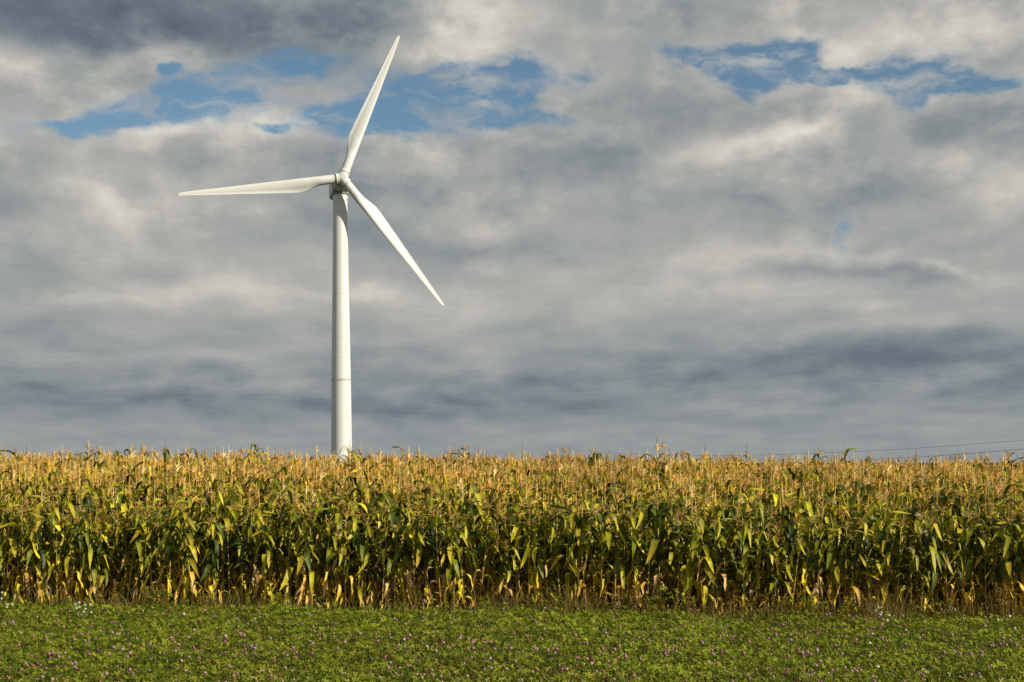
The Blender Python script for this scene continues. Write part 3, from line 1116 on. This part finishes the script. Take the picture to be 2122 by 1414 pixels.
    for px, py, kind, where in sky:
        d = 56.0 + r.uniform(-5, 6)
        x = (px - 1061) / F * d
        z = EYE + (HORIZON - py) / F * d
        h = z - float(ground_z(x, d))
        choice = [i for i in range(len(variants)) if TASSEL_KIND[i % 6] == kind]
        vi = int(choice[int(r.integers(len(choice)))])
        tz = max(a[0][:, 2].max() for a in variants[vi].values())
        word = {'rust': 'rusty', 'pale': 'pale', 'straw': 'straw-coloured'}[kind]
        plant(vi, x, d, r.uniform(0, 6.28), h / (tz - 0.10), f'tall corn plant, its {word} tassel {where}', 'tall corn plants against the sky')


build_corn()

# ------------------------------------------------------------------ clover, grass and flowers in front of the corn
M_CLOVER = plant_mat('clover_leaf', 0.5, 0.3, 0.2, 0.1, 1.25)
M_GRASS = plant_mat('grass_blade', 0.55, 0.25, 0.3, 0.1)
M_BLOSSOM = plant_mat('clover_blossom', 0.8, 0.2, 0.15, 0.15)
M_PETAL = plant_mat('white_petal', 0.6, 0.2, 0.2, 0.05)
M_WEED = plant_mat('brown_weed', 0.8, 0.1, 0.1, 0.15)


def canopy(x, y):
    """Height of the clover."""
    h = 0.10 + 0.09 * value_noise(x, y, 0.9, 1) + 0.10 * value_noise(x, y, 0.28, 2)
    off = edge_y(x) - y
    wild = value_noise(x, y, 0.5, 8)
    return h * (0.25 + 0.55 * wild + (0.75 - 0.55 * wild) * smooth01(off / 1.1)) * (1 + 2.2 * smooth01((value_noise(x, y, 0.24, 12) - 0.55) / 0.3) * smooth01((1.0 - off) / 0.5))


def build_cover():
    r = np.random.default_rng(5)
    n = 125000
    y = 15.5 + 16.5 * r.random(n) ** 0.9
    x = (r.random(n) * 2 - 1) * (0.375 * y + 3.0)
    ok = y < edge_y(x) - 0.35 + 1.5 * value_noise(x, y * 0.3, 0.55, 15) ** 1.5
    x, y = x[ok], y[ok]
    n = len(x)
    top = canopy(x, y)
    z = ground_z(x, y) + top * (1 - 0.75 * r.random(n) ** 1.8)
    size = r.uniform(0.016, 0.036, n)
    # three leaflets, each one folded rhomb
    nz = np.stack([r.normal(0.15, 0.55, n), r.normal(-0.3, 0.55, n), np.ones(n)], 1)
    nz /= np.linalg.norm(nz, axis=1)[:, None]
    a = np.cross(nz, np.tile([0.31, 0.95, 0.1], (n, 1)))
    a /= np.linalg.norm(a, axis=1)[:, None]
    b = np.cross(nz, a)
    patch = value_noise(x, y, 1.7, 3)
    patch2 = value_noise(x, y, 0.35, 4)
    base = np.stack([0.067 + 0.145 * patch2, 0.102 + 0.138 * patch2, 0.005 + 0.007 * patch2], 1)
    base = base * (0.75 + 0.5 * patch)[:, None] * r.uniform(0.45, 1.5, (n, 1))
    yellow = r.random(n) < 0.10 + 0.12 * (patch < 0.35)
    base[yellow] = np.array((0.30, 0.27, 0.028)) * r.uniform(0.7, 1.2, (yellow.sum(), 1))
    c = np.stack([x, y, z], 1)
    V, C = [], []
    ph0 = r.uniform(0, 2 * PI, n)
    for k in range(3):
        ph = ph0 + k * 2 * PI / 3
        d = a * np.cos(ph)[:, None] + b * np.sin(ph)[:, None]
        e = np.cross(nz, d)
        s = size[:, None]
        lift = nz * s * r.uniform(-0.1, 0.5, (n, 1))
        V.append(np.stack([c, c + d * s * 0.75 + e * s * 0.52 + lift, c + d * s * 1.45 + lift * 0.4, c + d * s * 0.75 - e * s * 0.52 + lift], 1))
        C.append(np.repeat(base[:, None], 4, 1))
    V = np.concatenate(V).reshape(-1, 3)
    C = np.concatenate(C).reshape(-1, 3)
    Fq = np.arange(len(V)).reshape(-1, 4)
    o = mesh_obj('clover_cover', (V, Fq, C), M_CLOVER, smooth=False)
    tag(o, 'low green clover leaves covering the strip in front of the corn', 'ground cover', kind='stuff')

    # grass blades, green among the clover, brown and taller towards the corn
    n = 60000
    y = 15.5 + 16.5 * r.random(n)
    x = (r.random(n) * 2 - 1) * (0.375 * y + 3.0)
    near = edge_y(x) + 0.55 - y
    ok = near > 0
    x, y, near = x[ok], y[ok], near[ok]
    m2 = 30000                                    # extra dry grass along the field edge
    xe = (r.random(m2) * 2 - 1) * (0.375 * 30 + 3.0)
    off = r.gamma(1.6, 0.42, m2) - 0.55
    thick = value_noise(xe, xe * 0, 1.4, 9)
    okk = (thick * 0.8 + 0.35 * smooth01((xe + 1.5) / 3)) > 0.35 + r.random(m2) * 0.65
    xe, off = xe[okk], off[okk]
    ye = edge_y(xe) - off
    x = np.r_[x, xe]
    y = np.r_[y, ye]
    n = len(x)
    edge = smooth01(1 - (edge_y(x) - y) / 1.5)
    h = (0.13 + 0.17 * r.random(n) ** 1.5) * (1 + 0.6 * edge * r.random(n) ** 2) * (0.8 + 0.9 * edge * (value_noise(x, y, 0.35, 31) > 0.6))
    phi = r.uniform(0, 2 * PI, n)
    lean = r.uniform(0.1, 0.7, n)
    w = r.uniform(0.0025, 0.005, n)
    dry = r.random(n) < 0.22 + 0.5 * edge
    col = np.stack([r.uniform(0.08, 0.24, n), r.uniform(0.12, 0.25, n), r.uniform(0.008, 0.02, n)], 1)
    col[dry] = np.array((0.25, 0.165, 0.045)) * r.uniform(0.5, 1.4, (dry.sum(), 1))
    p = np.stack([x, y, ground_z(x, y)], 1)
    out = np.stack([np.cos(phi), np.sin(phi), np.zeros(n)], 1)
    th2 = r.uniform(0, PI, n)
    sd = np.stack([np.cos(th2), np.sin(th2), np.zeros(n)], 1) * w[:, None]
    p1 = p + out * (h * lean * 0.3)[:, None] + np.array((0, 0, 1)) * (h * 0.6)[:, None]
    p2 = p + out * (h * lean)[:, None] + np.array((0, 0, 1)) * h[:, None]
    V = np.stack([p - sd, p + sd, p1 + sd, p1 - sd, p2 + sd * 0.25, p2 - sd * 0.25], 1).reshape(-1, 3)
    k = np.arange(n)[:, None] * 6
    Fq = np.concatenate([k + np.array((0, 1, 2, 3)), k + np.array((3, 2, 4, 5))])
    o = mesh_obj('grass', (V, Fq, np.repeat(col, 6, 0)), M_GRASS, smooth=False)
    tag(o, 'thin grass blades among the clover, brown and taller along the corn', 'grass', kind='stuff')


build_cover()


def ball(buf, c, rx, rz, col_top, col_low, r, nu=8, nv=5, rough=0.18):
    th = np.arange(nu) * 2 * PI / nu
    rl, cl = [], []
    for i in range(nv + 1):
        a = -PI / 2 + PI * (i + 0.02) / (nv + 0.04)
        rad = max(math.cos(a), 0.03) * rx * (1 + r.normal(0, rough, nu))
        rl.append(np.stack([c[0] + rad * np.cos(th), c[1] + rad * np.sin(th), np.full(nu, c[2] + math.sin(a) * rz) + r.normal(0, rough * rz * 0.3, nu)], 1))
        t = i / nv
        cl.append(np.tile(np.asarray(col_low) * (1 - t) + np.asarray(col_top) * t, (nu, 1)) * r.uniform(0.75, 1.25, (nu, 1)))
    rings(buf, rl, np.concatenate(cl), cap=True)


def build_blossoms():
    r = np.random.default_rng(11)
    kinds = {
        'magenta': ((0.42, 0.11, 0.24), (0.34, 0.14, 0.17)),
        'pink': ((0.47, 0.20, 0.28), (0.38, 0.22, 0.21)),
        'pale pink': ((0.52, 0.30, 0.36), (0.42, 0.30, 0.26)),
        'faded brownish': ((0.24, 0.10, 0.065), (0.20, 0.09, 0.04)),
    }
    protos = {}
    for kn, (ct, cl_) in kinds.items():
        for v in range(3):
            b = Buf()
            h = r.uniform(0.25, 0.32)
            dx, dy = r.normal(0, 0.02, 2)
            tube(b, [(0, 0, 0), (dx * 0.3, dy * 0.3, h * 0.5), (dx, dy, h)], 0.0018, 3, (0.08, 0.13, 0.02), cap=False)
            R_ = r.uniform(0.015, 0.0195)
            ball(b, (dx, dy, h + R_ * 0.7), R_, R_ * r.uniform(0.85, 1.1), ct, cl_, r)
            protos[(kn, v)] = (mesh_from('clover_flower', b.arrays(), M_BLOSSOM), b.arrays())
    # scattered thinly and in little clumps
    pts = []
    clumps = [(at(r.uniform(-20, 2140), r.uniform(1266, 1420), 0.22)) for _ in range(90)]
    while len(pts) < 820:
        if r.random() < 0.25:
            cx_, cy_ = clumps[int(r.integers(len(clumps)))]
            x, y = cx_ + r.normal(0, 0.35), cy_ + r.normal(0, 0.35)
        else:
            x, y = at(r.uniform(-30, 2152), 1262 + 165 * r.random() ** 0.8, 0.22)
        if y < edge_y(x) - 0.15 and y > 16:
            pts.append((x, y))
    pts.sort(key=lambda p: p[1])
    pts = [(x, y, ['magenta', 'pink', 'pale pink', 'faded brownish'][int(r.choice(4, p=[0.25, 0.38, 0.2, 0.17]))], int(r.integers(3))) for x, y in pts]
    inside = [p for p in pts if abs(p[0]) < 0.36 * p[1] - 0.02 and p[1] > 19.05]
    mine = inside[:285]
    others = [p for p in pts if p not in set(mine)]
    root_of = {}
    groups = {}
    zone_y = [(0, 20.7, 'near the bottom edge'), (20.7, 22.9, 'midway up the clover strip'), (22.9, 99, 'in the clover strip\'s upper half')]
    for x, y, kn, v in mine:
        me = protos[(kn, v)][0]
        if (kn, v) in root_of:
            o = root_of[(kn, v)].copy()
        else:
            o = bpy.data.objects.new('clover_flower', me)
            root_of[(kn, v)] = o
        link(o)
        o.location = (x, y, float(ground_z(x, y)))
        o.rotation_euler = (0, 0, r.uniform(0, 6.28))
        s = r.uniform(1.0, 1.45)
        o.scale = (s, s, s)
        u = x / (0.36 * y)
        col = 'far left' if u < -0.6 else 'left of the tower line' if u < -0.332 else 'just right of the tower line' if u < 0.0 else 'right of centre' if u < 0.5 else 'far right'
        zn = [z[2] for z in zone_y if z[0] <= y < z[1]][0]
        lab = f'{kn} clover flower head {zn}, {col}'
        tag(o, lab, 'clover flower', f'{kn} clover flowers {zn}, {col}')
    b = []
    for (kn, v), (me, arr) in protos.items():
        q = [p for p in others if p[2] == kn and p[3] == v]
        if q:
            pos = np.array([(p[0], p[1], float(ground_z(p[0], p[1]))) for p in q])
            b.append(scatter(arr, pos, r.uniform(0, 6.28, len(q)), r.uniform(0.85, 1.15, len(q)), np.ones((len(q), 3))))
    o = mesh_obj('clover_blossoms', merge(b), M_BLOSSOM)
    tag(o, 'tiny pink clover heads scattered along the foot of the corn', 'flowers', kind='stuff')


build_blossoms()


def build_daisies():
    r = np.random.default_rng(31)

    def proto(seed):
        q = np.random.default_rng(seed)
        h = q.uniform(0.30, 0.38)
        root = empty('daisy')
        b = Buf()
        dx, dy = q.normal(0, 0.03, 2)
        tube(b, [(0, 0, 0), (dx * 0.4, dy * 0.4, h * 0.5), (dx, dy, h)], 0.002, 4, (0.09, 0.13, 0.03))
        mesh_obj('stem', b.arrays(), M_GRASS, root)
        nrm = Vector((0.35 + q.normal(0, 0.2), -0.75 + q.normal(0, 0.2), 0.75)).normalized()
        fr = Matrix.Translation((dx, dy, h)) @ nrm.to_track_quat('Z', 'Y').to_matrix().to_4x4()
        M = np.array(fr)
        b = Buf()
        for k in range(13):
            a = k * 2 * PI / 13 + q.normal(0, 0.05)
            L_ = 0.023 * q.uniform(0.9, 1.1)
            d, e = np.array((math.cos(a), math.sin(a), 0)), np.array((-math.sin(a), math.cos(a), 0))
            up = np.array((0, 0, 1.0))
            pts = np.array([d * 0.006 - e * 0.0025, d * 0.006 + e * 0.0025, d * 0.02 + e * 0.0045 + up * 0.001, d * 0.02 - e * 0.0045 + up * 0.001, d * L_ + e * 0.002 - up * 0.004, d * L_ - e * 0.002 - up * 0.004])
            b.add(pts @ M[:3, :3].T + M[:3, 3], [(0, 1, 2, 3), (3, 2, 4, 5)], (0.62, 0.61, 0.56))
        mesh_obj('petals', b.arrays(), M_PETAL, root)
        b = Buf()
        lathe(b, [(0.001, -0.002), (0.008, 0.0), (0.008, 0.003), (0.005, 0.006), (0.001, 0.007)], 10, (0.65, 0.40, 0.03), fr)
        mesh_obj('flower_centre', b.arrays(), M_PETAL, root)
        return root
    protos = [proto(70 + i) for i in range(4)]
    used = set()
    spots = [
        ('white daisy in the small clump at the far left corn edge', [(4, 1231), (1, 1240), (19, 1252), (24, 1250), (17, 1257)]),
        ('white daisy in the biggest clump, at the corn foot left of the tower', [(160, 1251), (165, 1252), (157, 1258), (168, 1257), (176, 1257), (187, 1256), (179, 1261), (172, 1265), (191, 1268)]),
        ('small white daisy alone among clover between the big clump and the tower', [(379, 1272)]),
        ('white daisy in the clump under the corn right of centre', [(1819, 1263), (1826, 1262), (1814, 1269), (1823, 1271), (1832, 1268), (1839, 1274), (1836, 1285)]),
        ('white daisy standing alone in the clover below the right-hand clump', [(1801, 1329)]),
        ('white daisy lowest of all, near the bottom edge at right', [(1826, 1380)]),
        ('white daisy at the corn foot near the right edge', [(2065, 1284), (2095, 1280), (2101, 1299)]),
    ]
    for lab, pl in spots:
        for px, py in pl:
            x, y = at(px, py, 0.34)
            y = min(y, float(edge_y(x)) + 0.1)
            x = (px - 1061) / F * y
            k = int(r.integers(4))
            src = protos[k]
            if k in used:
                o = src.copy()
                link(o)
                for ch in src.children:
                    link(ch.copy(), o)
            else:
                o = src
                used.add(k)
            gz = float(ground_z(x, y))
            want = EYE + (HORIZON - py) / F * y - gz
            s = float(np.clip(want / 0.34, 0.6, 1.5))
            o.location = (x, y, gz)
            o.scale = (1.0, 1.0, s)
            o.rotation_euler = (0, 0, r.normal(0, 0.3))
            tag(o, lab, 'daisy', lab.replace('white daisy', 'white daisies') if len(pl) > 1 else None)
    for k in range(4):
        if k not in used:
            for ch in list(protos[k].children):
                bpy.data.objects.remove(ch)
            bpy.data.objects.remove(protos[k])


build_daisies()


def build_weeds():
    r = np.random.default_rng(44)

    def proto(seed):
        q = np.random.default_rng(seed)
        root = empty('seeding_weed')
        h = 0.60
        b = Buf()
        tube(b, [(0, 0, 0), (q.normal(0, 0.01), q.normal(0, 0.01), h * 0.5), (q.normal(0, 0.02), q.normal(0, 0.02), h)], [0.005, 0.004, 0.002], 5, (0.14, 0.085, 0.03), cap=False)
        s = Buf()
        for i in range(46):
            t = q.random() ** 0.8
            z = h * (0.12 + 0.86 * t)
            L_ = (0.145 * (1 - t) + 0.025) * q.uniform(0.6, 1.1)
            phi = q.uniform(0, 6.28)
            a = q.uniform(0.3, 0.75)
            d = np.array((math.cos(phi) * math.sin(a), math.sin(phi) * math.sin(a), math.cos(a)))
            p0 = np.array((0, 0, z))
            p1 = p0 + d * L_
            tube(b, [p0, p1], [0.0018, 0.001], 3, (0.15, 0.095, 0.03), cap=False)
            base = np.array([(0.36, 0.22, 0.06), (0.27, 0.155, 0.04), (0.34, 0.27, 0.06)][int(q.integers(3))])
            for m in range(int(q.integers(6, 12))):
                c = p0 + d * L_ * q.uniform(0.25, 1.1) + q.normal(0, 0.008, 3)
                e = q.uniform(0.005, 0.009)
                ax_ = q.normal(0, 1, (3, 3))
                ax_ /= np.linalg.norm(ax_, axis=1)[:, None]
                u, v_ = ax_[0], np.cross(ax_[0], ax_[1])
                v_ /= np.linalg.norm(v_)
                w_ = np.cross(u, v_)
                ring = np.array([c + u * e, c + v_ * e, c - u * e, c - v_ * e])
                pts = np.concatenate([ring - w_ * e * 0.5, ring * 1.0 + w_ * e * 0.5])
                s.add(pts, [(0, 1, 5, 4), (1, 2, 6, 5), (2, 3, 7, 6), (3, 0, 4, 7), (4, 5, 6, 7)], base * q.uniform(0.6, 1.35))
        mesh_obj('stem', b.arrays(), M_WEED, root)
        mesh_obj('plume', s.arrays(), M_WEED, root)
        return root
    protos = [proto(900 + i) for i in range(7)]
    used = set()
    # photo column, photo row of the foot, height in photo pixels
    spots = []
    left = [(132, 1250, 30), (204, 1262, 46), (214, 1264, 34), (238, 1262, 40), (300, 1262, 32), (318, 1264, 36), (336, 1262, 36), (420, 1264, 26), (640, 1262, 28)]
    for px, py, h in left:
        spots.append((px, py, h))
    px = 860.0
    while px < 2140:
        dense = 0.25 + 0.75 * (px > 1040)
        if r.random() < dense:
            py = 1262 + (px - 860) / 1280 * 22 + r.normal(0, 3)
            spots.append((px, py, r.uniform(16, 46) * (0.55 + 0.6 * float(value_noise(np.array([px / 60.0]), np.array([0.3]), 1.0, 61)[0])) + (14 if (1400 < px < 1470 or 1720 < px < 1800 or 1920 < px < 2100) else 0) * r.random()))
        px += r.uniform(7, 17)
    n_l = n_r = 0
    for px, py, hp in sorted(spots):
        x, y = at(px, py, 0.0)
        ey = float(edge_y(x))
        y = ey + 0.05 - r.uniform(0, 0.5) ** 1.3
        x = (px - 1061) / F * y
        k = int(r.integers(7))
        if k in used:
            o = protos[k].copy()
            link(o)
            for ch in protos[k].children:
                link(ch.copy(), o)
        else:
            o = protos[k]
            used.add(k)
        s = 1.6 * hp / F * y / 0.60
        o.location = (x, y, float(ground_z(x, y)))
        wx = max(s, 0.8)
        o.scale = (wx, wx, s)
        o.rotation_euler = (r.normal(0, 0.05), r.normal(0, 0.05), r.uniform(0, 6.28))
        size = 'tall' if hp > 40 else 'low' if hp < 30 else 'middling'
        if px < 707:
            n_l += 1
            lab = f'{size} brown seeding weed left of the tower, {ordinal(n_l)} weed from the left edge'
        else:
            n_r += 1
            lab = f'{size} brown seeding weed at the corn foot, {ordinal(n_r)} weed right of the tower'
        tag(o, lab, 'weed', 'brown seeding weeds along the foot of the corn')


build_weeds()
